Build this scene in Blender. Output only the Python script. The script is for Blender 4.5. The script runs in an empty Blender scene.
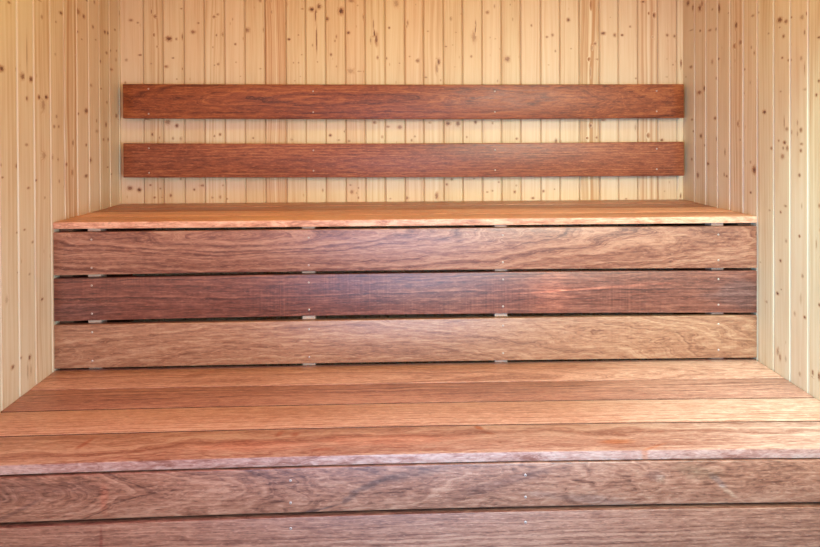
import bpy, bmesh, math, random
from mathutils import Matrix, Vector

# ------------------------------------------------------------------ camera, world, lights, exposure
scene = bpy.context.scene
C = scene.collection

ZU = 0.9                      # height of the upper bench top
W2 = 1.05                     # half the width of the room
D2, HR, D1 = 0.5047, 0.4372, 0.5445   # upper bench depth, step between benches, lower bench depth
FRONT = -3.0                  # inner face of the wall behind the camera

cd = bpy.data.cameras.new('camera'); cam = bpy.data.objects.new('camera', cd); C.objects.link(cam)
yaw, pitch, roll = 0.0324, 0.0074, 0.0044
R0 = Vector((math.cos(yaw), -math.sin(yaw), 0)); F0 = Vector((math.sin(yaw), math.cos(yaw), 0)); U0 = Vector((0, 0, 1))
F1 = F0 * math.cos(pitch) - U0 * math.sin(pitch); U1 = F0 * math.sin(pitch) + U0 * math.cos(pitch)
R2 = R0 * math.cos(roll) - U1 * math.sin(roll); Uc = R0 * math.sin(roll) + U1 * math.cos(roll)
m = Matrix((R2, Uc, -F1)).transposed().to_4x4(); m.translation = Vector((-0.0712, -2.4745, ZU + 0.2586))
cam.matrix_world = m
cd.sensor_width = 36; cd.lens = 662.21 / 820 * 36
cd.shift_x = (410 - 408.39) / 820; cd.shift_y = (137.51 - 273.5) / 820
cd.clip_start = 0.02
scene.camera = cam

w = bpy.data.worlds.new('world'); scene.world = w; w.use_nodes = True
w.node_tree.nodes['Background'].inputs[0].default_value = (0.80, 0.90, 1.0, 1)
w.node_tree.nodes['Background'].inputs[1].default_value = 1.0

def area(name, loc, target, size, power, color, size_y=None, spread=math.pi):
    l = bpy.data.lights.new(name, 'AREA'); l.energy = power; l.color = color; l.size = size; l.spread = spread
    if size_y: l.shape = 'RECTANGLE'; l.size_y = size_y
    o = bpy.data.objects.new(name, l); C.objects.link(o); o.location = loc
    o.rotation_euler = (Vector(target) - Vector(loc)).to_track_quat('-Z', 'Y').to_euler()
    return o
# daylight through the glass door behind the camera, a window beside it, warm lamps under the ceiling, then added fill lights
LIGHTS = [
    ('left_window_daylight', (-0.80, FRONT + 0.06, 0.80), (1.05, -0.7, 0.55), 0.35, 0.9, 60, (0.7, 4.4, 9.6)),
    ('right_window_daylight', (0.82, FRONT + 0.06, 0.80), (-1.05, -0.7, 0.55), 0.3, 0.9, 60, (3.4, 6.2, 8.6)),
    ('door_daylight', (0.05, FRONT + 0.04, 0.60), (0.05, 0, 0.50), 0.60, 1.0, 60, (0.5, 0.9, 1.6)),
    ('ceiling_lamp_back', (0.0, -1.0, 2.06), (0.0, -1.0, 0), 1.9, 0.3, 180, (8.5, 7.9, 0.4)),
    ('ceiling_lamp_front', (0.0, -2.2, 2.06), (0.0, -2.2, 0), 1.6, 0.3, 180, (8.6, 0.9, 6.8)),
    ('corner_fill', (0.80, -1.15, 2.05), (0.97, -0.80, 0.45), 0.12, 0.12, 40, (1.33, 2.5, 2.65)),  # added fill that brightens the right corner of the lower bench
    ('left_front_fill', (-0.80, -2.2, 1.5), (-0.4, 0, 0.9), 0.5, 0.8, 180, (7, 3.7, 3.2)),  # fill light added to balance the left side, no fixture there
    ('right_front_fill_wide', (0.90, -2.2, 1.5), (0.6, 0, 0.8), 0.5, 0.9, 130, (5.2, 0.6, 0.2)),  # broad reddish fill added for the right side, no fixture there
    ('right_front_fill', (0.80, -2.2, 1.5), (0.55, -0.4, 0.55), 0.5, 0.8, 80, (6.8, 10.2, 8.8)),  # fill added to brighten the risers on the right, no fixture there
]
for nm, loc, tgt, sx_, sy_, spread, rgb in LIGHTS:
    e = max(rgb)
    if e > 0.01: area(nm, loc, tgt, sx_, e, tuple(c / e for c in rgb), sy_, math.radians(spread))

vs = scene.view_settings
vs.view_transform = 'Standard'; vs.look = 'None'; vs.gamma = 1.0; vs.use_curve_mapping = False
vs.exposure = 0.0

# ------------------------------------------------------------------ node helpers
def lin(r, g, b):
    f = lambda c: (c / 255 / 12.92) if c / 255 <= 0.04045 else ((c / 255 + 0.055) / 1.055) ** 2.4
    return (f(r), f(g), f(b), 1)

class G:
    """tiny wrapper for building node trees"""
    def __init__(s, name):
        s.m = bpy.data.materials.new(name); s.m.use_nodes = True
        s.t = s.m.node_tree; s.b = s.t.nodes['Principled BSDF']
    def n(s, kind, **kw):
        nd = s.t.nodes.new(kind)
        for k, v in kw.items(): setattr(nd, k, v)
        return nd
    def put(s, sock, v):
        if hasattr(v, 'is_output'): s.t.links.new(v, sock)
        else: sock.default_value = v
    def math(s, op, a, b=0.0, c=None, clamp=False):
        nd = s.n('ShaderNodeMath', operation=op, use_clamp=clamp)
        s.put(nd.inputs[0], a); s.put(nd.inputs[1], b)
        if c is not None: s.put(nd.inputs[2], c)
        return nd.outputs[0]
    def vmath(s, op, a, b=(0, 0, 0)):
        nd = s.n('ShaderNodeVectorMath', operation=op)
        s.put(nd.inputs[0], a); s.put(nd.inputs[1], b)
        return nd.outputs['Value'] if op in ('LENGTH', 'DOT_PRODUCT') else nd.outputs[0]
    def attr(s, name, out='Vector'):
        return s.n('ShaderNodeAttribute', attribute_name=name).outputs[out]
    def sep(s, v):
        return s.n_out3('ShaderNodeSeparateXYZ', v)
    def n_out3(s, kind, v):
        nd = s.n(kind); s.put(nd.inputs[0], v); return nd.outputs[0], nd.outputs[1], nd.outputs[2]
    def comb(s, x, y, z):
        nd = s.n('ShaderNodeCombineXYZ'); s.put(nd.inputs[0], x); s.put(nd.inputs[1], y); s.put(nd.inputs[2], z); return nd.outputs[0]
    def noise(s, v, detail=2.0, rough=0.5, dist=0.0, scale=1.0):
        nd = s.n('ShaderNodeTexNoise'); s.put(nd.inputs['Vector'], v)
        nd.inputs['Scale'].default_value = scale; nd.inputs['Detail'].default_value = detail
        nd.inputs['Roughness'].default_value = rough; nd.inputs['Distortion'].default_value = dist
        return nd.outputs[0]
    def noise1(s, wv, detail=2.0, rough=0.5):
        nd = s.n('ShaderNodeTexNoise', noise_dimensions='1D'); s.put(nd.inputs['W'], wv)
        nd.inputs['Scale'].default_value = 1.0; nd.inputs['Detail'].default_value = detail; nd.inputs['Roughness'].default_value = rough
        return nd.outputs[0]
    def map(s, v, a, b, c=0.0, d=1.0, smooth=False):
        nd = s.n('ShaderNodeMapRange', interpolation_type='SMOOTHSTEP' if smooth else 'LINEAR'); nd.clamp = True
        s.put(nd.inputs[0], v)
        for i, q in enumerate((a, b, c, d)): s.put(nd.inputs[i + 1], q)
        return nd.outputs[0]
    def mix(s, f, a, b, blend='MIX'):
        nd = s.n('ShaderNodeMix', data_type='RGBA', blend_type=blend)
        s.put(nd.inputs[0], f); s.put(nd.inputs[6], a); s.put(nd.inputs[7], b); return nd.outputs[2]
    def ramp(s, v, stops):
        nd = s.n('ShaderNodeValToRGB'); s.put(nd.inputs[0], v); e = nd.color_ramp.elements
        while len(e) < len(stops): e.new(0.5)
        for q, (p, c) in zip(e, stops): q.position = p; q.color = c
        return nd.outputs[0]
    def bump(s, h, strength, dist):
        nd = s.n('ShaderNodeBump'); nd.inputs['Strength'].default_value = strength; nd.inputs['Distance'].default_value = dist
        s.put(nd.inputs['Height'], h); s.t.links.new(nd.outputs[0], s.b.inputs['Normal'])

# ------------------------------------------------------------------ materials
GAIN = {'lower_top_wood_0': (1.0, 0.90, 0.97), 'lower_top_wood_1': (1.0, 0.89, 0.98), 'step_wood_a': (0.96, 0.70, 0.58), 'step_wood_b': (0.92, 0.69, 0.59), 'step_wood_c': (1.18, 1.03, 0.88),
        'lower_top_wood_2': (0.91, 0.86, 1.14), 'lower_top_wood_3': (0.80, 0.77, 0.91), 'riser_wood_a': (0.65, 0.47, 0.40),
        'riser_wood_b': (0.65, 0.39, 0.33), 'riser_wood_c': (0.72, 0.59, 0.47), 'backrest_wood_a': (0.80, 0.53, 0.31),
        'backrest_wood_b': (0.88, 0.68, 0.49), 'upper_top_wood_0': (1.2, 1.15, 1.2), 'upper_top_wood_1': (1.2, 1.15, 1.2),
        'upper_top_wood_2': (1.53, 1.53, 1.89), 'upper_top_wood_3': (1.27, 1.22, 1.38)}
def hardwood(name, dark, mid, light, seed, fig, ring=1.0, big=0.8, fibre=0.7, pore=0.35, saw=0.0, rough=0.42, spots=(), rwarp=1.0, spec=0.75, sat=0.0):
    """fig = (x0, v0, a, b, freq): growth rings as nested ellipses cut at a low angle"""
    g = G(name)
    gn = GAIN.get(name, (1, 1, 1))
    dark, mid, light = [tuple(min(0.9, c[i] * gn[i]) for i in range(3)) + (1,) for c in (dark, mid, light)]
    wc = g.attr('wc')
    p = g.vmath('ADD', wc, (seed * 3.17, seed * 1.31, seed * 0.77))
    x, v, t = g.sep(wc)
    warp = g.noise(g.vmath('MULTIPLY', p, (3.2, 11, 11)), 3, 0.55)
    warp2 = g.noise(g.vmath('MULTIPLY', p, (14, 45, 45)), 2, 0.5)
    x0, v0, a, b, fr = fig
    dx = g.math('DIVIDE', g.math('SUBTRACT', x, x0), b)
    if sat: dx = g.math('DIVIDE', dx, g.math('MULTIPLY_ADD', g.math('ABSOLUTE', dx), sat, 1.0))
    dv = g.math('DIVIDE', g.math('SUBTRACT', v, v0), a)
    r = g.math('SQRT', g.math('ADD', g.math('MULTIPLY', dx, dx), g.math('MULTIPLY', dv, dv)))
    r = g.math('ADD', g.math('MULTIPLY', r, fr), g.math('MULTIPLY', warp, 5.0 * rwarp))
    r = g.math('ADD', r, g.math('MULTIPLY', warp2, 0.9 * rwarp))
    rings = g.noise1(g.math('ADD', r, seed * 7.3), 3, 0.62)
    fine = g.noise1(g.math('MULTIPLY_ADD', r, 5.5, seed * 3.1), 3, 0.7)
    fleck = g.noise(g.vmath('MULTIPLY', p, (26, 150, 150)), 2, 0.7)
    bign = g.noise(g.vmath('MULTIPLY', p, (1.7, 8, 8)), 2, 0.5)
    fib = g.noise(g.vmath('MULTIPLY', p, (12, 210, 210)), 3, 0.65)
    tt = g.math('MULTIPLY_ADD', g.math('SUBTRACT', rings, 0.5), 1.0 * ring, 0.5)
    tt = g.math('MULTIPLY_ADD', g.math('SUBTRACT', fine, 0.5), 0.75 * ring, tt)
    tt = g.math('MULTIPLY_ADD', g.math('SUBTRACT', fleck, 0.5), 1.0, tt)
    tt = g.math('MULTIPLY_ADD', g.math('SUBTRACT', bign, 0.5), big, tt)
    tt = g.math('MULTIPLY_ADD', g.math('SUBTRACT', fib, 0.5), fibre, tt)
    if saw:
        sw = g.noise1(g.math('MULTIPLY', x, 150.0), 2, 0.6)
        msk = g.map(g.noise(g.vmath('MULTIPLY', p, (4.5, 10, 1)), 2), 0.45, 0.7)
        tt = g.math('MULTIPLY_ADD', g.math('MULTIPLY', g.math('SUBTRACT', sw, 0.5), msk), saw, tt)
    col = g.ramp(tt, [(0.12, dark), (0.5, mid), (0.88, light)])
    pr = g.noise(g.vmath('MULTIPLY', p, (90, 360, 360)), 1, 0.5)
    col = g.mix(g.math('MULTIPLY', g.map(pr, 0.60, 0.74), pore), col, tuple(min(1, c * 1.35 + 0.03) for c in light[:3]) + (1,))
    col = g.mix(g.math('MULTIPLY', g.map(pr, 0.40, 0.28), pore), col, tuple(c * 0.35 for c in dark[:3]) + (1,))
    for sx, sv, rx, rv, ang, sc, amt in spots:
        ca, sa = math.cos(ang), math.sin(ang)
        ux = g.math('SUBTRACT', x, sx); uv = g.math('SUBTRACT', v, sv)
        e1 = g.math('DIVIDE', g.math('ADD', g.math('MULTIPLY', ux, ca), g.math('MULTIPLY', uv, sa)), rx)
        e2 = g.math('DIVIDE', g.math('SUBTRACT', g.math('MULTIPLY', uv, ca), g.math('MULTIPLY', ux, sa)), rv)
        d = g.math('SQRT', g.math('ADD', g.math('MULTIPLY', e1, e1), g.math('MULTIPLY', e2, e2)))
        d = g.math('ADD', d, g.math('MULTIPLY', g.math('SUBTRACT', warp2, 0.5), 1.6))
        col = g.mix(g.math('MULTIPLY', g.map(d, 1.3, 0.3, smooth=True), amt), col, tuple(min(2.5, sc[i] / mid[i]) for i in range(3)) + (1,), 'MULTIPLY')
    g.put(g.b.inputs['Base Color'], col)
    g.b.inputs['Specular IOR Level'].default_value = spec
    g.put(g.b.inputs['Roughness'], g.map(fib, 0.3, 0.7, rough - 0.08, rough + 0.06))
    g.bump(g.math('ADD', fib, g.math('MULTIPLY', pr, 0.6)), 0.25, 0.0006)
    return g.m

def pine(name):
    g = G(name)
    sc = g.attr('sc'); s, z, bid = g.sep(sc)
    tone, streak, hue = g.sep(g.attr('bd', 'Color'))
    off = g.math('MULTIPLY', bid, 5.37)
    w1 = g.noise(g.comb(g.math('MULTIPLY', s, 9), g.math('MULTIPLY', z, 1.1), off), 2, 0.5)
    ku = g.n('ShaderNodeUVMap', uv_map='knot').outputs[0]
    kx, ky, _ = g.sep(ku)
    kd = g.math('SQRT', g.math('ADD', g.math('MULTIPLY', kx, kx), g.math('MULTIPLY', ky, ky)))
    kst, ksd, _ = g.sep(g.attr('kd', 'Color'))
    ksd = g.math('MULTIPLY', ksd, 40.0)
    near = g.map(kd, 2.6, 0.6, smooth=True)                       # 0 outside of the knot cells
    # growth lines run up the board, drift sideways a little and bend round the knots
    line = g.math('ADD', g.math('MULTIPLY', s, 85.0), g.math('MULTIPLY', w1, 4.5))
    line = g.math('ADD', line, g.math('MULTIPLY', near, 1.2))
    line = g.math('ADD', line, off)
    l1 = g.noise1(line, 3, 0.6)
    fib = g.noise(g.comb(g.math('MULTIPLY', s, 380), g.math('MULTIPLY', z, 7), off), 2, 0.6)
    mot = g.noise(g.comb(g.math('MULTIPLY', s, 22), g.math('MULTIPLY', z, 2.4), off), 3, 0.5)
    t = g.math('MULTIPLY_ADD', g.math('SUBTRACT', l1, 0.5), g.math('MULTIPLY_ADD', streak, 1.8, 0.4), 0.5)
    t = g.math('MULTIPLY_ADD', g.math('SUBTRACT', fib, 0.5), 0.55, t)
    t = g.math('MULTIPLY_ADD', g.math('SUBTRACT', mot, 0.5), 0.6, t)
    t = g.math('ADD', t, g.math('SUBTRACT', tone, 0.5))
    col = g.ramp(t, [(0.0, PINE[0]), (0.5, PINE[1]), (1.0, PINE[2])])
    col = g.mix(g.math('MULTIPLY', hue, 0.24), col, PINE[3])
    # knots
    nz = g.noise(g.comb(kx, ky, ksd), 2, 0.6, scale=2.0)
    dd = g.math('ADD', kd, g.math('MULTIPLY', g.math('SUBTRACT', nz, 0.5), 1.9))
    halo = g.math('MULTIPLY', g.map(dd, 2.3, 0.7, smooth=True), g.math('MULTIPLY', kst, 0.75))
    col = g.mix(halo, col, PINE[4])
    core = g.math('MULTIPLY', g.map(dd, 1.25, 0.55, smooth=True), kst)
    col = g.mix(core, col, PINE[5])
    blk = g.math('MULTIPLY', g.map(dd, 0.75, 0.3, smooth=True), g.map(kst, 0.6, 1.0, 0.0, 0.85))
    col = g.mix(blk, col, PINE[6])
    # faint pin knots between the big ones
    vo = g.n('ShaderNodeTexVoronoi', feature='F1'); g.put(vo.inputs['Vector'], g.comb(g.math('MULTIPLY', s, 34), g.math('MULTIPLY', z, 14), off)); vo.inputs['Scale'].default_value = 1.0
    vr, _, _ = g.sep(vo.outputs['Color'])
    pin = g.math('MULTIPLY', g.map(vo.outputs['Distance'], 0.11, 0.05), g.map(vr, 0.72, 0.76))
    col = g.mix(g.math('MULTIPLY', pin, 0.45), col, PINE[4])
    g.put(g.b.inputs['Base Color'], col)
    g.put(g.b.inputs['Roughness'], g.map(fib, 0.3, 0.7, 0.46, 0.6))
    g.bump(fib, 0.15, 0.0004)
    return g.m

PINE = [lin(186, 136, 86), lin(217, 189, 147), lin(229, 209, 173), lin(224, 178, 146), lin(172, 112, 66), lin(128, 76, 44), lin(66, 38, 24)]

def simple(name, col, rough=0.5, metal=0.0, noise=0.0, scale=30):
    g = G(name)
    c = col
    if noise:
        n = g.noise(g.n('ShaderNodeTexCoord').outputs['Object'], 4, 0.6, scale=scale)
        c = g.mix(g.map(n, 0.3, 0.7), tuple(q * (1 - noise) for q in col[:3]) + (1,), tuple(min(1, q * (1 + noise)) for q in col[:3]) + (1,))
    g.put(g.b.inputs['Base Color'], c)
    g.b.inputs['Roughness'].default_value = rough; g.b.inputs['Metallic'].default_value = metal
    return g.m

M_pine = pine('spruce_cladding')
M_screw = simple('screw_steel', lin(190, 175, 162), 0.4, 0.5)
M_slot = simple('screw_recess', lin(60, 50, 45), 0.7)
M_post = simple('batten_wood', lin(220, 172, 140), 0.6, 0, 0.08, 60)
M_bearer = simple('bearer_wood', lin(120, 78, 52), 0.7, 0, 0.2, 40)
M_tile = simple('floor_concrete', lin(120, 110, 102), 0.6, 0, 0.12, 12)
M_frame = simple('window_frame_wood', lin(190, 140, 92), 0.5, 0, 0.15, 30)
gg = G('window_glass'); gg.t.nodes.remove(gg.b)
tr = gg.n('ShaderNodeBsdfTransparent'); gl = gg.n('ShaderNodeBsdfGlossy'); gl.inputs['Roughness'].default_value = 0.02
mx = gg.n('ShaderNodeMixShader'); mx.inputs[0].default_value = 0.08
gg.t.links.new(tr.outputs[0], mx.inputs[1]); gg.t.links.new(gl.outputs[0], mx.inputs[2])
gg.t.links.new(mx.outputs[0], gg.t.nodes['Material Output'].inputs[0]); M_glass = gg.m

# ------------------------------------------------------------------ object helpers
def link(name, me, mat, parent=None):
    if mat: me.materials.append(mat)
    o = bpy.data.objects.new(name, me); C.objects.link(o)
    if parent: o.parent = parent
    return o
def boxes(name, bl, mat, parent=None, bev=0.0):
    bm = bmesh.new()
    for (x0, x1, y0, y1, z0, z1) in bl:
        mm = Matrix.Translation(((x0 + x1) / 2, (y0 + y1) / 2, (z0 + z1) / 2)) @ Matrix.Diagonal((x1 - x0, y1 - y0, z1 - z0, 1))
        bmesh.ops.create_cube(bm, size=1, matrix=mm)
    if bev: bmesh.ops.bevel(bm, geom=bm.edges[:], offset=bev, segments=2, affect='EDGES')
    me = bpy.data.meshes.new(name); bm.to_mesh(me); bm.free()
    return link(name, me, mat, parent)
def structure(o): o['kind'] = 'structure'; return o
def thing(o, label, cat, group=None):
    o['label'] = label; o['category'] = cat
    if group: o['group'] = group
    return o
def empty(name, loc):
    o = bpy.data.objects.new(name, None); C.objects.link(o); o.location = loc; o.empty_display_size = 0.1
    return o

# ------------------------------------------------------------------ cladding with tongue-and-groove joints and knots
def panel(name, org, U, V, Nn, s0, s1, v0, v1, cuts, knots, seed, streaky=(), thick=0.03):
    """boards run along V between the joints in cuts (s positions), face at org + s*U + v*V, normal Nn into the room"""
    rnd = random.Random(seed)
    org, U, V, Nn = map(Vector, (org, U, V, Nn))
    verts, faces, sc, bd, uv, kdl = [], [], [], [], [], []
    def quad(pts, bid, tone, k=None, kuv=None):
        # pts: four (s, v, depth)
        i = len(verts)
        for s, v, d in pts:
            verts.append(org + U * s + V * v - Nn * d); sc.append((s, v, bid))
        faces.append((i, i + 1, i + 2, i + 3))
        for q in range(4):
            bd.append(tone); uv.append(kuv[q] if kuv else (9, 9)); kdl.append(k if k else (0, 0, 0, 1))
    cs = sorted(c for c in cuts if s0 + 0.012 < c < s1 - 0.012)
    ed = [s0] + cs + [s1]
    hw, bw, dp = 0.0010, 0.0030, 0.0045
    for i in range(len(ed) - 1):
        a, b = ed[i], ed[i + 1]
        fa = a + (hw + bw if i > 0 else 0); fb = b - (hw + bw if i < len(ed) - 2 else 0)
        bid = i + seed * 37.0
        st = 1.0 if any(abs((a + b) / 2 - q) < (b - a) / 2 for q in streaky) else rnd.random() ** 2 * 0.45
        tone = (0.5 + rnd.uniform(-0.08, 0.08) - 0.20 * (st == 1.0), st, rnd.random(), 1)
        if i > 0:
            quad([(a + hw, v0, dp), (fa, v0, 0), (fa, v1, 0), (a + hw, v1, dp)], bid, tone)
            quad([(a - hw, v0, dp + 0.003), (a + hw, v0, dp + 0.003), (a + hw, v1, dp + 0.003), (a - hw, v1, dp + 0.003)], bid, tone)
            quad([(a + hw, v0, dp + 0.003), (a + hw, v0, dp), (a + hw, v1, dp), (a + hw, v1, dp + 0.003)], bid, tone)
        if i < len(ed) - 2:
            quad([(fb, v0, 0), (b - hw, v0, dp), (b - hw, v1, dp), (fb, v1, 0)], bid, tone)
            quad([(b - hw, v0, dp), (b - hw, v0, dp + 0.003), (b - hw, v1, dp + 0.003), (b - hw, v1, dp)], bid, tone)
        ks = []
        E = 2.4
        for q, (ks_, kz, rs, rz, st_) in enumerate(knots):
            if fa - 0.004 < ks_ < fb + 0.004: ks.append((ks_, kz, rs, rz, st_, rnd.random()))
        zc = sorted(set([v0, v1] + [z for k in ks for z in (k[1] - k[3] * E, k[1] + k[3] * E) if v0 < z < v1]))
        for z0, z1 in zip(zc, zc[1:]):
            zm = (z0 + z1) / 2
            act = [k for k in ks if abs(zm - k[1]) < k[3] * E]
            act.sort(key=lambda k: k[0])
            cur = fa; segs = []
            for j, k in enumerate(act):
                l, r = max(k[0] - k[2] * E, fa), min(k[0] + k[2] * E, fb)
                if j > 0: l = max(l, (act[j - 1][0] + k[0]) / 2)
                if j < len(act) - 1: r = min(r, (act[j + 1][0] + k[0]) / 2)
                l = max(l, cur)
                if r <= l + 1e-5: continue
                if l > cur + 1e-6: segs.append((cur, l, None))
                segs.append((l, r, k)); cur = r
            if cur < fb - 1e-6: segs.append((cur, fb, None))
            for l, r, k in segs:
                P = [(l, z0, 0), (r, z0, 0), (r, z1, 0), (l, z1, 0)]
                if k: quad(P, bid, tone, (k[4], k[5], 0, 1), [((p[0] - k[0]) / k[2], (p[1] - k[1]) / k[3]) for p in P])
                else: quad(P, bid, tone)
    # body behind the face, closed
    d0 = dp + 0.0035; d1 = thick
    tone = (0.5, 0, 0.5, 1)
    co = [(s0, v0), (s1, v0), (s1, v1), (s0, v1)]
    quad([(s, v, d1) for s, v in co[::-1]], 0, tone)
    for q in range(4):
        (sa, va), (sb, vb) = co[q], co[(q + 1) % 4]
        quad([(sa, va, d1), (sb, vb, d1), (sb, vb, 0), (sa, va, 0)], 0, tone)
    me = bpy.data.meshes.new(name); me.from_pydata(verts, [], faces)
    flip = U.cross(V).dot(Nn) < 0
    at = me.attributes.new('sc', 'FLOAT_VECTOR', 'POINT'); at.data.foreach_set('vector', [c for t in sc for c in t])
    at = me.attributes.new('bd', 'FLOAT_COLOR', 'CORNER'); at.data.foreach_set('color', [c for t in bd for c in t])
    at = me.attributes.new('kd', 'FLOAT_COLOR', 'CORNER'); at.data.foreach_set('color', [c for t in kdl for c in t])
    ul = me.uv_layers.new(name='knot'); ul.data.foreach_set('uv', [c for t in uv for c in t])
    if flip: me.flip_normals()
    return structure(link(name, me, M_pine))

KNOTS_BACK = [(-1034,1347,28,45,50),(-1030,1431,45,45,40),(-1020,958,76,68,70),(-1012,1577,61,40,60),(-987,1568,34,28,60),(-986,951,59,60,90),(-979,1449,62,28,70),(-957,1213,84,34,60),(-945,969,34,26,70),(-939,1417,28,28,50),(-937,1156,34,51,80),(-937,1609,22,79,60),(-931,923,34,34,60),(-929,1523,28,51,50),(-923,1591,50,40,60),(-916,1480,28,23,40),(-911,1144,25,34,50),(-908,956,34,26,60),(-903,923,25,26,50),(-884,1406,62,40,60),(-881,1202,92,77,50),(-874,1509,95,74,85),(-871,930,42,51,70),(-862,1141,34,51,50),(-859,1438,39,28,60),(-847,1188,51,60,80),(-847,1508,34,40,55),(-846,1360,22,23,50),(-834,991,34,34,50),(-833,1140,34,51,40),(-827,1620,39,23,60),(-824,1398,28,34,60),(-823,1516,34,91,80),(-786,1534,67,57,65),(-785,951,34,34,80),(-766,1567,34,34,60),(-754,966,76,34,60),(-718,921,34,34,50),(-713,1478,23,23,40),(-710,1149,34,34,60),(-708,1411,23,34,50),(-708,1590,51,40,60),(-700,1522,28,40,60),(-695,1599,39,34,50),(-694,1415,45,34,50),(-690,923,34,52,50),(-689,1155,34,43,80),(-679,966,26,26,50),(-673,1525,62,51,60),(-666,916,34,26,80),(-640,1581,22,45,40),(-631,1489,34,34,70),(-629,1422,28,23,30),(-613,1370,23,17,40),(-598,1510,40,45,70),(-588,1541,85,74,60),(-567,1141,34,26,70),(-539,1398,34,23,35),(-538,1650,45,51,50),(-525,1542,34,74,60),(-498,1650,23,34,40),(-497,1608,28,57,40),(-444,1637,45,80,65),(-433,1507,51,34,90),(-424,1134,43,43,40),(-417,1420,22,23,45),(-412,1353,23,17,40),(-398,1420,23,28,50),(-398,1523,23,28,50),(-392,1369,22,17,30),(-386,1450,23,23,45),(-383,1620,40,23,50),(-348,1618,74,63,95),(-346,1485,22,40,50),(-333,1596,40,228,70),(-331,1507,23,411,75),(-329,1423,23,23,50),(-322,1629,80,74,75),(-311,945,26,52,50),(-293,1583,63,57,95),(-282,1150,43,43,90),(-278,1450,34,46,70),(-263,1501,23,40,50),(-257,1406,23,28,40),(-257,1517,28,46,50),(-251,1132,43,26,50),(-239,1612,86,103,95),(-227,1164,34,35,80),(-213,1128,43,35,50),(-213,1531,51,46,85),(-208,964,34,26,50),(-207,1389,103,80,30),(-203,938,52,61,60),(-202,1650,80,46,50),(-184,934,26,26,50),(-179,916,26,43,60),(-179,953,26,35,50),(-179,1633,28,23,30),(-173,1388,69,17,35),(-156,1590,28,69,50),(-155,1387,28,28,50),(-130,1503,23,80,50),(-120,1562,22,172,50),(-118,1197,52,52,70),(-118,1529,51,92,100),(-109,1506,46,160,75),(-104,1439,34,46,55),(-89,1143,35,43,40),(-77,1508,23,258,65),(-74,1436,46,40,70),(-68,1181,61,35,50),(-61,1550,34,34,80),(-59,912,35,26,40),(-35,1641,80,114,35),(-23,1179,69,61,60),(-23,1418,23,17,60),(0,914,78,52,70),(5,1555,23,46,40),(8,1568,28,80,50),(15,1443,28,23,40),(21,1130,26,35,60),(33,1144,35,35,50),(38,1637,23,34,30),(45,1427,69,52,60),(65,915,35,26,40),(74,1365,63,23,60),(83,1537,28,28,30),(88,1196,43,35,35),(114,921,61,104,65),(117,1398,46,144,45),(122,1423,63,98,75),(131,1354,23,34,40),(151,1480,35,23,60),(152,964,35,35,70),(157,1192,70,61,85),(169,1584,35,69,35),(171,983,44,35,70),(177,1486,23,17,30),(184,1404,23,23,30),(189,1533,28,23,40),(195,1191,70,78,70),(211,1602,28,34,90),(215,1514,22,28,40),(228,1141,26,35,60),(246,1443,35,40,55),(255,985,35,26,50),(257,1516,75,161,45),(261,1197,44,61,80),(263,1542,52,92,100),(263,1562,22,144,60),(304,934,35,26,50),(307,1608,52,52,55),(318,1514,28,28,30),(324,939,35,35,50),(325,1193,35,43,50),(334,1631,23,52,40),(337,1509,28,23,30),(345,1351,23,35,40),(348,971,35,26,50),(357,1471,35,35,80),(382,1433,87,81,65),(394,1637,23,28,40),(402,1582,23,52,30),(408,934,35,44,80),(414,958,26,26,40),(416,1134,35,35,70),(428,1441,22,17,40),(473,1559,28,40,60),(477,910,53,35,80),(517,936,35,35,90),(531,1516,41,40,60),(537,1411,28,17,30),(553,1523,41,52,55),(559,943,26,26,50),(564,1463,28,40,50),(565,1124,44,70,70),(582,1412,22,17,30),(613,1580,52,57,80),(623,1472,23,23,50),(682,1135,35,35,70),(690,1432,35,46,60),(697,1182,35,61,80),(697,1383,23,197,45),(698,1638,28,127,40),(703,1475,28,81,40),(715,1491,47,41,65),(719,1137,35,35,60),(722,1432,41,28,40),(745,1203,79,35,60),(745,1530,70,46,90),(773,1590,23,17,30),(789,1523,47,57,65),(818,1523,41,35,90),(832,905,35,26,60),(848,1555,35,35,50),(868,1174,35,105,30),(870,1360,28,28,60),(898,1649,47,35,90),(915,1144,44,61,60),(919,1605,23,35,60),(933,1516,41,28,35),(939,1598,41,75,80),(969,1126,53,44,80),(979,932,27,26,30),(989,1365,47,23,30),(989,1433,22,17,35),(990,1523,41,46,65),(1012,1411,23,28,60),(1018,1519,41,46,65),(1041,914,27,79,70),(1043,1416,28,140,80)]
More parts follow.
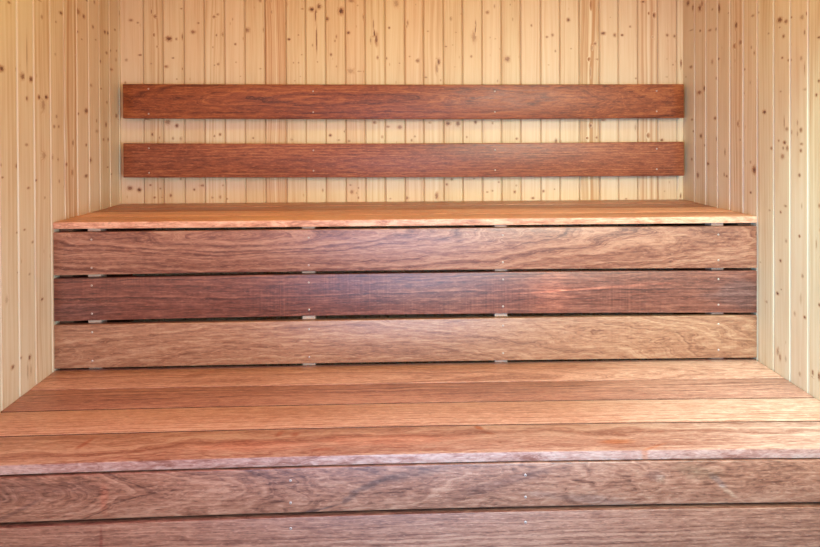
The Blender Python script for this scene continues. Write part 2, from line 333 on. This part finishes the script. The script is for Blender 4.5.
KNOTS_LEFT = [(15,1601,62,69,70),(21,1212,78,19,40),(38,1460,46,37,50),(43,1427,61,56,40),(44,1224,76,62,60),(50,1534,61,37,60),(84,1388,103,37,60),(91,1016,59,23,60),(91,1454,59,37,50),(111,1513,57,54,80),(115,1139,57,54,60),(122,1042,71,23,60),(123,1442,85,42,60),(124,1269,57,42,50),(132,1191,57,78,70),(136,1513,70,54,80),(153,1139,56,47,60),(170,1314,55,23,60),(177,1407,68,47,70),(204,1168,106,46,35),(207,1203,40,52,50),(209,1476,53,23,50),(217,1601,65,52,50),(229,1516,65,52,60),(247,1320,77,46,40),(261,1072,112,68,90),(269,1595,75,34,80),(283,1234,111,62,75),(285,1123,49,39,70),(287,1022,98,45,70),(296,1539,73,56,75),(311,1463,47,22,50),(334,1547,106,77,60),(342,1223,70,33,80),(345,1483,92,33,80),(348,1408,57,22,40),(377,1131,56,64,50),(381,1039,56,86,40),(422,1066,65,37,80),(446,1523,84,41,80),(465,1018,31,46,50),(465,1181,41,36,60),(471,1083,41,36,50),(477,1211,41,46,50),(477,1491,41,31,50),(482,1395,51,41,30),(492,1181,50,40,60),(509,1091,89,60,35),(537,1265,86,49,90),(548,977,36,31,40),(551,1098,104,74,30),(553,1241,85,127,35),(556,1492,47,49,35),(569,691,59,31,80),(569,1536,74,19,50),(575,1263,55,53,80),(597,1030,54,33,80),(616,861,45,30,50),(618,1310,79,62,85),(630,512,33,95,30),(633,776,44,30,40),(635,1012,55,30,60),(637,1379,26,422,40),(638,549,66,60,80),(639,1256,43,51,70),(642,1130,69,33,50),(646,515,33,178,35),(656,901,43,23,60),(659,1315,101,74,70),(681,562,53,35,70),(689,793,52,23,40),(689,1331,33,45,60),(691,1075,49,59,60),(692,899,41,28,50),(717,551,61,46,70),(721,1501,71,27,60),(743,733,59,79,25),(756,1049,38,22,60),(756,1326,83,61,85),(763,1081,30,30,50)]
KNOTS_RIGHT = [(26,1363,38,28,40),(44,1635,101,80,80),(67,1396,97,44,70),(70,1531,124,25,40),(73,1056,55,44,60),(75,1202,69,38,60),(84,1611,68,88,60),(86,1159,54,31,60),(120,1000,66,81,75),(132,1298,118,55,70),(136,1600,104,86,75),(139,1518,52,37,70),(144,1142,78,61,80),(153,1612,51,85,60),(170,1310,63,73,85),(172,1109,51,36,50),(196,1045,62,42,80),(210,1509,86,36,60),(226,1398,72,71,40),(228,1578,60,35,40),(246,1203,71,47,75),(254,1506,59,47,50),(257,1339,59,47,50),(260,1132,70,82,60),(267,1403,81,35,90),(275,1573,57,127,85),(307,1014,34,57,60),(312,1089,34,91,60),(323,1010,55,34,70),(337,1546,55,22,40),(371,1433,53,55,60),(383,1498,63,83,85),(394,1182,52,66,50),(407,1131,41,44,40),(409,1440,61,65,65),(427,1277,60,43,40),(434,1352,40,32,60),(466,1063,39,42,40),(466,1309,28,47,40),(467,969,45,31,90),(471,1416,38,47,40),(479,1512,67,32,50),(487,1040,95,89,85),(488,1397,38,47,50),(512,1516,28,31,40),(519,764,43,18,30),(542,1215,72,46,100),(553,653,54,31,40),(564,1445,35,30,50),(569,926,41,30,40),(578,1108,52,35,60),(608,691,51,36,95),(609,524,51,85,50),(614,1131,33,30,60),(619,1454,33,20,50),(620,511,41,84,60),(620,1475,99,64,80),(622,788,39,35,95),(623,927,39,34,70),(623,1271,41,23,40),(626,707,28,17,60),(631,1366,41,28,70),(632,1086,74,59,55),(635,1110,33,39,60),(637,1426,49,44,70),(640,1182,23,145,50),(642,1126,57,39,90),(646,947,47,28,60),(647,516,39,71,30),(648,1466,64,47,70),(649,849,38,45,40),(651,1164,72,43,50),(654,1110,47,57,60),(659,1356,32,28,60),(671,1155,63,57,40),(672,1355,31,33,50),(672,1473,39,23,90),(688,655,38,46,35),(701,1151,30,66,40),(701,1181,30,66,40),(709,872,35,33,95),(709,1038,45,42,75),(710,496,37,52,40),(714,702,37,103,20),(715,1105,45,42,70),(715,1161,52,51,65),(717,1123,60,28,50),(717,1355,45,46,40),(719,955,26,55,30),(720,1465,67,56,40),(723,766,43,44,45),(731,1325,22,138,40),(731,1423,28,55,60),(732,657,45,34,95),(733,1270,66,32,30),(741,1472,36,41,60),(765,508,52,22,40),(765,520,35,56,70),(780,862,22,105,40),(780,1252,35,36,90),(790,1288,34,31,90),(790,1401,47,22,90),(791,520,34,77,90),(792,706,33,33,80),(792,964,32,42,60)]

def unpack(l): return [(a / 1000, b / 1000, c / 1e4, d / 1e4, e / 100) for a, b, c, d, e in l]
def fill(kn, s0, s1, z0, z1, n, seed, keep):
    """more knots where the photograph does not reach"""
    r = random.Random(seed); out = list(kn)
    for _ in range(n):
        s, z = r.uniform(s0, s1), r.uniform(z0, z1)
        if keep(s, z): out.append((s, z, r.uniform(0.002, 0.006), r.uniform(0.003, 0.008), r.uniform(0.4, 0.95)))
    return out
back_cuts = [-0.9688, -0.8969, -0.8192, -0.7452, -0.6704, -0.5962, -0.5219, -0.4444, -0.3723, -0.2983, -0.2244, -0.1512, -0.0774, -0.0039, 0.0664, 0.1413, 0.2133, 0.2867, 0.359, 0.4322, 0.5079, 0.5806, 0.6546, 0.7315, 0.8035, 0.8772, 0.9545, 1.0277]
left_cuts = [0.0161, 0.1, 0.1825, 0.264, 0.347, 0.429, 0.513, 0.603, 0.6857] + [0.6857 + 0.0835 * k for k in range(1, 29)]
right_cuts = [0.0117, 0.0954, 0.1802, 0.2627, 0.3433, 0.4248, 0.5042, 0.5888, 0.667, 0.7458] + [0.7458 + 0.0816 * k for k in range(1, 29)]
H = 2.1
kb = fill(unpack(KNOTS_BACK), -W2, W2, 0, H, 260, 3, lambda s, z: z > 1.68 or z < 0.88)
kl = fill(unpack(KNOTS_LEFT), 0, 3, 0, H, 420, 4, lambda s, z: s > 0.8 or z > 1.68 or z < 0.4)
kr = fill(unpack(KNOTS_RIGHT), 0, 3, 0, H, 420, 5, lambda s, z: s > 0.8 or z > 1.68 or z < 0.4)
panel('wall_back', (0, 0, 0), (1, 0, 0), (0, 0, 1), (0, -1, 0), -W2, W2, 0, H, back_cuts, kb, 1, (-0.483, 0.693, 0.915))
panel('wall_left', (-W2, 0, 0), (0, -1, 0), (0, 0, 1), (1, 0, 0), 0, -FRONT, 0, H, left_cuts, kl, 2, (0.39,))
panel('wall_right', (W2, 0, 0), (0, -1, 0), (0, 0, 1), (-1, 0, 0), 0, -FRONT, 0, H, right_cuts, kr, 3, (0.385,))
panel('ceiling', (0, 0, H), (1, 0, 0), (0, -1, 0), (0, 0, -1), -W2, W2, 0, -FRONT, [-W2 + 0.085 * k for k in range(1, 25)], [], 4)
structure(boxes('floor', [(-W2 - 0.03, W2 + 0.03, FRONT - 0.05, 0.03, -0.05, 0)], M_tile))
# wall behind the camera with a glass door and a narrow window
DX0, DX1, DZ1 = -0.42, 0.52, 1.95
WX0, WX1, WZ0, WZ1 = -1.0, -0.60, 0.3, 1.6
yA, yB = FRONT - 0.05, FRONT
structure(boxes('wall_front', [(-W2, WX0, yA, yB, 0, H), (WX1, DX0, yA, yB, 0, H), (DX1, -WX1, yA, yB, 0, H), (-WX0, W2, yA, yB, 0, H),
                     (WX0, WX1, yA, yB, 0, WZ0), (WX0, WX1, yA, yB, WZ1, H), (-WX1, -WX0, yA, yB, 0, WZ0), (-WX1, -WX0, yA, yB, WZ1, H),
                     (DX0, DX1, yA, yB, DZ1, H)], M_tile))
def glazed(name, x0, x1, z0, z1, fw):
    f = structure(boxes(name, [(x0, x0 + fw, yA + 0.005, yB - 0.005, z0, z1), (x1 - fw, x1, yA + 0.005, yB - 0.005, z0, z1),
                     (x0 + fw, x1 - fw, yA + 0.005, yB - 0.005, z0, z0 + fw), (x0 + fw, x1 - fw, yA + 0.005, yB - 0.005, z1 - fw, z1)], M_frame))
    boxes('pane', [(x0 + fw, x1 - fw, FRONT - 0.028, FRONT - 0.022, z0 + fw, z1 - fw)], M_glass, f)
glazed('door_1', DX0, DX1, 0.0, DZ1, 0.05)
glazed('window_1', WX0, WX1, WZ0, WZ1, 0.04)
glazed('window_2', -WX1, -WX0, WZ0, WZ1, 0.04)

# ------------------------------------------------------------------ planks
def quadr(p):
    (x0, y0), (x1, y1), (x2, y2) = p
    def f(x):
        return (y0 * (x - x1) * (x - x2) / ((x0 - x1) * (x0 - x2)) + y1 * (x - x0) * (x - x2) / ((x1 - x0) * (x1 - x2))
                + y2 * (x - x0) * (x - x1) / ((x2 - x0) * (x2 - x1)))
    return f
def plank(name, parent, mat, x0, x1, sec, rad=0.0025, seg=48, loc=(0, 0, 0), wide='z', edge=None):
    # edge: material of the joint face towards the camera, gap shade painted in
    """sec(x) -> (y_front, y_back, z_bottom, z_top); rounded rectangle swept along x"""
    verts, faces, wc = [], [], []
    arc = [(math.cos(a), math.sin(a)) for a in (0, math.pi / 6, math.pi / 3, math.pi / 2)]
    xs = [x0, x0 + rad * 0.4, x0 + rad] + [x0 + rad + (x1 - x0 - 2 * rad) * k / seg for k in range(1, seg)] + [x1 - rad, x1 - rad * 0.4, x1]
    n = 16
    for i, x in enumerate(xs):
        yf, yb, zb, zt = sec(x)
        ins = rad * (1.0 if i in (0, len(xs) - 1) else 0.35 if i in (1, len(xs) - 2) else 0)
        for qx, qz, cy, cz in ((1, 1, yb, zt), (-1, 1, yf, zt), (-1, -1, yf, zb), (1, -1, yb, zb)):
            seq = arc if qx * qz > 0 else arc[::-1]
            for ca, sa in seq:
                y = cy - qx * rad + qx * (rad - ins) * ca; z = cz - qz * rad + qz * (rad - ins) * sa
                verts.append((x - loc[0], y - loc[1], z - loc[2]))
                wc.append((x, z, y) if wide == 'z' else (x, y, z))
    L = len(xs)
    for i in range(L - 1):
        for k in range(n):
            faces.append((i * n + k, i * n + (k + 1) % n, (i + 1) * n + (k + 1) % n, (i + 1) * n + k))
    nq = len(faces)
    faces.append(tuple(range(n))[::-1]); faces.append(tuple((L - 1) * n + k for k in range(n)))
    me = bpy.data.meshes.new(name); me.from_pydata(verts, [], faces)
    bm = bmesh.new(); bm.from_mesh(me); bmesh.ops.recalc_face_normals(bm, faces=bm.faces); bm.to_mesh(me); bm.free()
    at = me.attributes.new('wc', 'FLOAT_VECTOR', 'POINT'); at.data.foreach_set('vector', [c for t in wc for c in t])
    for p in me.polygons: p.use_smooth = len(p.vertices) == 4
    me.set_sharp_from_angle(angle=math.radians(40))
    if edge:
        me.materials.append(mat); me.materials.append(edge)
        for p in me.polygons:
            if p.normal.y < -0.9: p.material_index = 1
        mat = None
    o = link(name, me, mat, parent); 
    if parent is None: o.location = loc
    return o
def screw_mesh():
    bm = bmesh.new()
    prof = [(0.0, 0.0011), (0.0018, 0.0009), (0.0026, 0.0004), (0.0030, 0.0)]
    N = 14; rings = []
    for r, h in prof[1:]:
        rings.append([bm.verts.new((r * math.cos(2 * math.pi * k / N), -h, r * math.sin(2 * math.pi * k / N))) for k in range(N)])
    rings.append([bm.verts.new((0.0030 * math.cos(2 * math.pi * k / N), 0.012, 0.0030 * math.sin(2 * math.pi * k / N))) for k in range(N)])
    inner = [bm.verts.new((0.0009 * math.cos(2 * math.pi * k / N), -0.001, 0.0009 * math.sin(2 * math.pi * k / N))) for k in range(N)]
    rec = [bm.verts.new((0.0007 * math.cos(2 * math.pi * k / N), 0.0008, 0.0007 * math.sin(2 * math.pi * k / N))) for k in range(N)]
    rs = [rec, inner] + rings
    for a, b in zip(rs, rs[1:]):
        for k in range(N):
            f = bm.faces.new((a[k], a[(k + 1) % N], b[(k + 1) % N], b[k]))
            if a is rec: f.material_index = 1
    f = bm.faces.new(rec); f.material_index = 1
    bm.faces.new(rings[-1])
    bmesh.ops.recalc_face_normals(bm, faces=bm.faces)
    me = bpy.data.meshes.new('screw'); bm.to_mesh(me); bm.free()
    me.materials.append(M_screw); me.materials.append(M_slot)
    return me
SCREW = screw_mesh()
def screw(parent, x, y, z):
    o = bpy.data.objects.new('screw', SCREW); C.objects.link(o); o.parent = parent; o.location = (x, y, z)
    o.rotation_euler = (0, (x * 977) % 3, 0)
    return o

J = lambda *c: tuple(lin(*q) for q in c)
POSTS = (-0.941, -0.308, 0.272, 0.938)

M_joint = simple('gap_shade_joint_face', lin(74, 40, 24), 0.7)  # dark colour stands in for the shade between the seat planks
# ---- upper bench
ub = empty('sauna_bench', (0, -D2 / 2, 0))
thing(ub, 'tall upper sauna bench of reddish hardwood planks below the backrest boards', 'bench')
UO = (0, -D2 / 2, 0)
def P(name, mat, sec, parent, off, x0=-1.0495, x1=1.0485, wide='z', rad=0.0018, edge=None):
    return plank(name, parent, mat, x0, x1, sec, rad, 48, off, wide, edge)
tw = D2 / 4
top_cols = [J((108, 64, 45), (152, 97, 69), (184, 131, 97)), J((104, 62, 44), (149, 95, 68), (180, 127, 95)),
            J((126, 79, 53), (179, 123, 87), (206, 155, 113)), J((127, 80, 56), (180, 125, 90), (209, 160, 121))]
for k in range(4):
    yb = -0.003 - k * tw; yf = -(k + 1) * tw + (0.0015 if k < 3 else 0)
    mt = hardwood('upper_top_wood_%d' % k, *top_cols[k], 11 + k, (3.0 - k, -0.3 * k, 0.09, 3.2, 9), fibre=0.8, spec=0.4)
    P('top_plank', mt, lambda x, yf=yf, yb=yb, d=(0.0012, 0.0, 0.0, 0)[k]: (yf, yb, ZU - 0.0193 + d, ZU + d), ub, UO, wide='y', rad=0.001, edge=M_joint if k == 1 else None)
def riser(tag, mat, top, bot, parent, off, yf, scr, name='front_plank', x0=-1.0495, x1=1.0485, th=0.022, rad=0.0012):
    ft, fb = quadr(top), quadr(bot)
    o = P(name, mat, lambda x: (yf, yf + th, ZU + fb(x) + 0.0015, ZU + ft(x) - 0.0012), parent, off, x0, x1, rad=rad)
    for x, (a, b) in scr:
        for q in (a, b):
            z = ZU + fb(x) + (ft(x) - fb(x)) * q
            screw(o, x - off[0], yf - off[1], z - off[2])
    return o
yF = -D2
sx = [(-0.9395, (0.82, 0.17)), (-0.305, (0.8, 0.16)), (0.274, (0.82, 0.18)), (0.93, (0.8, 0.2))]
mU1 = hardwood('riser_wood_a', *J((120, 76, 61), (170, 123, 99), (208, 170, 141)), 21, (-0.55, 0.86, 0.05, 0.55, 5.0), ring=1.35, big=0.7, pore=0.3)
mU2 = hardwood('riser_wood_b', *J((83, 53, 44), (134, 92, 75), (178, 138, 115)), 22, (1.6, 0.55, 0.06, 2.6, 8.0), ring=1.0, big=0.6, saw=0.6, pore=0.3,
    spots=[(0.42, 0.675, 0.07, 0.09, 0, lin(166, 100, 66), 0.35), (1.0, 0.67, 0.12, 0.05, 0, lin(92, 62, 56), 0.6), (-1.0, 0.64, 0.16, 0.025, 0, lin(84, 48, 42), 0.5), (0.05, 0.68, 0.2, 0.05, 0, lin(140, 104, 104), 0.35), (0.5, 0.685, 0.26, 0.004, 0.06, lin(206, 150, 122), 0.5)])
mU3 = hardwood('riser_wood_c', *J((137, 92, 71), (179, 132, 105), (208, 170, 141)), 23, (-0.3, 0.40, 0.10, 0.55, 6.0), ring=1.0, big=0.6, saw=0.25, pore=0.25)
o = riser('a', mU1, [(-1.05, -0.0287), (-0.004, -0.0262), (1.0455, -0.0291)], [(-1.05, -0.1569), (-0.004, -0.1533), (1.0455, -0.1581)], ub, UO, yF, sx)
o = riser('b', mU2, [(-1.05, -0.1642), (-0.004, -0.1593), (1.0455, -0.1641)], [(-1.05, -0.2919), (-0.005, -0.2853), (1.0455, -0.2942)], ub, UO, yF, sx)
o['label'] = 'darker brown middle plank'
o = riser('c', mU3, [(-1.05, -0.3007), (-0.005, -0.2973), (1.0455, -0.2994)], [(-1.05, -0.4309), (-0.0055, -0.4267), (1.0455, -0.4307)], ub, UO, yF, sx)
for x in POSTS:
    boxes('post', [(x - 0.019, x + 0.019, yF + 0.0225 - UO[1], yF + 0.064 - UO[1], 0, ZU - 0.022)], M_post, ub, 0.001)
    boxes('bearer', [(x - 0.019, x + 0.019, yF + 0.065 - UO[1], -0.004 - UO[1], ZU - 0.09, ZU - 0.022)], M_bearer, ub, 0.001)

for x in (-1.0495, 1.0095):      # dark boards added behind the riser gaps so their ends look shaded
    boxes('gap_end_backing', [(x, x + 0.04, yF + 0.035 - UO[1], -0.006 - UO[1], ZU - HR - 0.04, ZU - 0.022)], M_bearer, ub, 0.001)

# ---- lower bench
LO = (0, -D2 - D1 / 2, 0)
lb = empty('sauna_bench', LO)
thing(lb, 'low front sauna bench of wide hardwood planks, the nearest step', 'bench')
def ltop(x, y):
    wgt = (-D2 - y) / D1
    return ZU - HR + wgt * (0.0017 - 0.0072 * (x / 0.89) ** 2) - 0.0005
lw = D1 / 4
S_red = lin(150, 66, 38)
lcols = [J((146, 99, 75), (184, 137, 109), (210, 168, 138)), J((111, 72, 56), (162, 113, 89), (195, 150, 121)),
         J((159, 103, 69), (201, 150, 110), (223, 183, 140)), J((151, 97, 73), (191, 141, 113), (218, 179, 147))]
lfig = [(-0.6, -0.60, 0.05, 0.9, 4.5), (2.4, -0.2, 0.08, 3.0, 9), (3.2, -0.4, 0.07, 3.4, 11), (0.5, -1.2, 0.12, 1.0, 5)]
spots = [[(-0.62, -0.55, 0.05, 0.02, 0.4, lin(140, 80, 55), 0.5)], [(0.42, -0.67, 0.12, 0.02, 0.1, lin(130, 80, 62), 0.4)], [],
         [(0.142, -0.927, 0.014, 0.008, -0.9, lin(150, 74, 34), 0.9), (0.157, -0.954, 0.018, 0.006, -0.4, lin(150, 74, 34), 0.8), (0.179, -1.002, 0.006, 0.006, 0, lin(120, 66, 40), 0.7),
          (-0.756, -0.960, 0.007, 0.03, -0.3, S_red, 0.6), (-0.324, -0.939, 0.009, 0.022, -0.3, S_red, 0.6), (-0.286, -0.946, 0.012, 0.014, -0.1, S_red, 0.6), (-0.219, -1.021, 0.03, 0.008, 0.2, S_red, 0.4),
          (0.443, -1.006, 0.04, 0.014, 0, lin(176, 96, 46), 0.6), (0.504, -1.041, 0.06, 0.004, 0.5, lin(176, 96, 56), 0.5), (-0.067, -0.980, 0.18, 0.03, 0.0, lin(196, 114, 92), 0.35), (-0.379, -0.995, 0.16, 0.025, 0.0, lin(196, 116, 96), 0.35)]]
for k in range(4):
    yb = -D2 - k * lw - ((0, 0.001, 0.0022, 0.0022)[k] if k else -0.02); yf = -D2 - (k + 1) * lw + (0.001, 0.0022, 0.0022, 0)[k]
    mt = hardwood('lower_top_wood_%d' % k, *lcols[k], 31 + k, lfig[k], ring=1.15, big=0.7, spots=spots[k], rough=0.40, spec=0.45)
    n = 'top_plank'; dz = (0.0004, 0, 0, 0)[k]
    verts_top = lambda x, yf=yf, yb=yb, dz=dz: (yf, yb, ltop(x, (yf + yb) / 2) - 0.02 + dz, ltop(x, (yf + yb) / 2) + dz)
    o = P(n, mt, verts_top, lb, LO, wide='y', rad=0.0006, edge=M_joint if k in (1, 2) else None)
    # follow the sag of the bench along the plank's depth as well
    for v in o.data.vertices:
        xw, yw = v.co.x + LO[0], v.co.y + LO[1]
        v.co.z += ltop(xw, yw) - ltop(xw, (yf + yb) / 2)
yL = -D2 - D1
sl = [(-0.282, (0.72, 0.24)), (0.2265, (0.72, 0.24))]
D_ = lin(70, 38, 32)
DK, BR, PL, OL, GR, RD = lin(70, 44, 38), lin(112, 70, 56), lin(186, 142, 116), lin(120, 84, 60), lin(122, 88, 74), lin(168, 84, 56)
mL1 = hardwood('step_wood_a', *J((94, 62, 48), (151, 113, 92), (184, 152, 129)), 41, (-1.0, 0.395, 0.045, 0.16, 2.6), ring=1.15, big=0.5, pore=0.35, rough=0.44, sat=0.16, rwarp=0.55,
    spots=[(-0.240, 0.344, 0.023, 0.0040, 0.19, DK, 0.80),
           (-0.199, 0.353, 0.033, 0.0032, 0.24, DK, 0.80),
           (-0.164, 0.366, 0.016, 0.0080, 0.65, DK, 0.70),
           (-0.146, 0.380, 0.014, 0.0096, 0.63, DK, 0.60),
           (-0.111, 0.398, 0.037, 0.0080, 0.41, DK, 0.60),
           (-0.055, 0.415, 0.040, 0.0096, 0.19, DK, 0.50),
           (0.013, 0.426, 0.050, 0.0080, 0.15, DK, 0.40),
           (0.512, 0.405, 0.030, 0.014, 0.0, BR, 0.6),
           (0.525, 0.398, 0.012, 0.008, 0.0, PL, 0.6),
           (0.605, 0.412, 0.055, 0.016, -0.2, OL, 0.6),
           (0.654, 0.389, 0.028, 0.008, -0.7, GR, 0.7),
           (0.674, 0.368, 0.022, 0.006, -0.6, PL, 0.6),
           (-0.863, 0.404, 0.16, 0.03, 0.0, BR, 0.5),
           (-0.853, 0.362, 0.07, 0.005, 0.45, BR, 0.6),
           (-0.330, 0.427, 0.015, 0.006, -0.9, BR, 0.6),
           (-0.677, 0.379, 0.01, 0.04, 0, RD, 0.4),
           (0.182, 0.399, 0.12, 0.012, 0.25, BR, 0.5),
           (0.368, 0.355, 0.14, 0.012, -0.12, GR, 0.5)])
mL2 = hardwood('step_wood_b', *J((107, 73, 60), (153, 116, 96), (186, 153, 130)), 42, (3.0, 0.2, 0.05, 3.4, 9.0), ring=1.1, big=0.6, pore=0.35, rough=0.44,
    spots=[(-0.684, 0.27, 0.004, 0.05, 0, lin(126, 60, 44), 0.7)])
mL3 = hardwood('step_wood_c', *J((107, 73, 60), (153, 116, 96), (186, 153, 130)), 43, (-3.0, 0.1, 0.05, 3.4, 9.0))
riser('a', mL1, [(-0.894, -0.4684), (-0.0246, -0.4588), (0.8803, -0.4664)], [(-0.8949, -0.5684), (-0.0251, -0.559), (0.8803, -0.5641)], lb, LO, yL, sl, rad=0.004)
riser('b', mL2, [(-0.8949, -0.5752), (-0.0251, -0.5655), (0.8803, -0.5716)], [(-0.8949, -0.6960), (-0.0251, -0.6880), (0.8803, -0.6930)], lb, LO, yL, [(-0.282, (0.80, 0.24)), (0.2265, (0.80, 0.24))])
riser('c', mL3, [(-0.8949, -0.7040), (-0.0251, -0.6960), (0.8803, -0.7010)], [(-0.8949, -0.8340), (-0.0251, -0.8280), (0.8803, -0.8310)], lb, LO, yL, sl)
for x in (-0.282, 0.2265):
    boxes('post', [(x - 0.019, x + 0.019, yL + 0.0225 - LO[1], yL + 0.0615 - LO[1], 0, ZU - HR - 0.0305)], M_bearer, lb, 0.001)
for x in POSTS:
    boxes('bearer', [(x - 0.019, x + 0.019, yL + 0.062 - LO[1], -D2 - LO[1] - 0.005, ZU - HR - 0.1, ZU - HR - 0.0305)], M_bearer, lb, 0.001)

# ---- backrest boards on the back wall
yR = -0.045
mB1 = hardwood('backrest_wood_a', *J((97, 53, 35), (149, 90, 62), (185, 129, 94)), 51, (-0.35, 1.28, 0.06, 0.9, 5.0), ring=1.0, big=0.5, fibre=0.8, spec=0.4)
mB2 = hardwood('backrest_wood_b', *J((97, 51, 34), (147, 86, 62), (181, 124, 91)), 52, (3.2, 0.9, 0.05, 3.4, 10.0), ring=0.9, big=0.5, fibre=0.9, spec=0.4)
bx = [(-0.934, (0.86, 0.14)), (-0.34, (0.8, 0.2)), (0.327, (0.8, 0.2)), (0.931, (0.8, 0.2))]
def backrest(mat, top, bot, label):
    zc = ZU + bot[1][1]; off = (0, yR + 0.012, zc)
    ft, fb = quadr(top), quadr(bot)
    o = plank('backrest_board', None, mat, -1.0265, 1.0345, lambda x: (yR, yR + 0.024, ZU + fb(x), ZU + ft(x)), 0.0025, 48, off)
    for x, (a, b) in bx:
        for q in (a, b): screw(o, x, yR - off[1], ZU + fb(x) + (ft(x) - fb(x)) * q - zc)
        s = boxes('spacer', [(x - 0.02, x + 0.02, yR + 0.0245 - off[1], -0.0003 - off[1], 0.015, 0.11)], M_bearer, o)
    thing(o, label, 'backrest', 'backrest boards on the back wall')
    return o
backrest(mB1, [(-1.0258, 0.439), (0.0143, 0.4352), (1.0324, 0.4345)], [(-1.0267, 0.3142), (0.0137, 0.3084), (1.0322, 0.3083)],
         'upper of the two dark red-brown backrest boards on the pale back wall')
backrest(mB2, [(-1.0274, 0.2244), (0.0134, 0.2188), (1.0321, 0.2202)], [(-1.0283, 0.1002), (0.0128, 0.0946), (1.0319, 0.0932)],
         'lower of the two dark red-brown backrest boards, just above the upper bench')
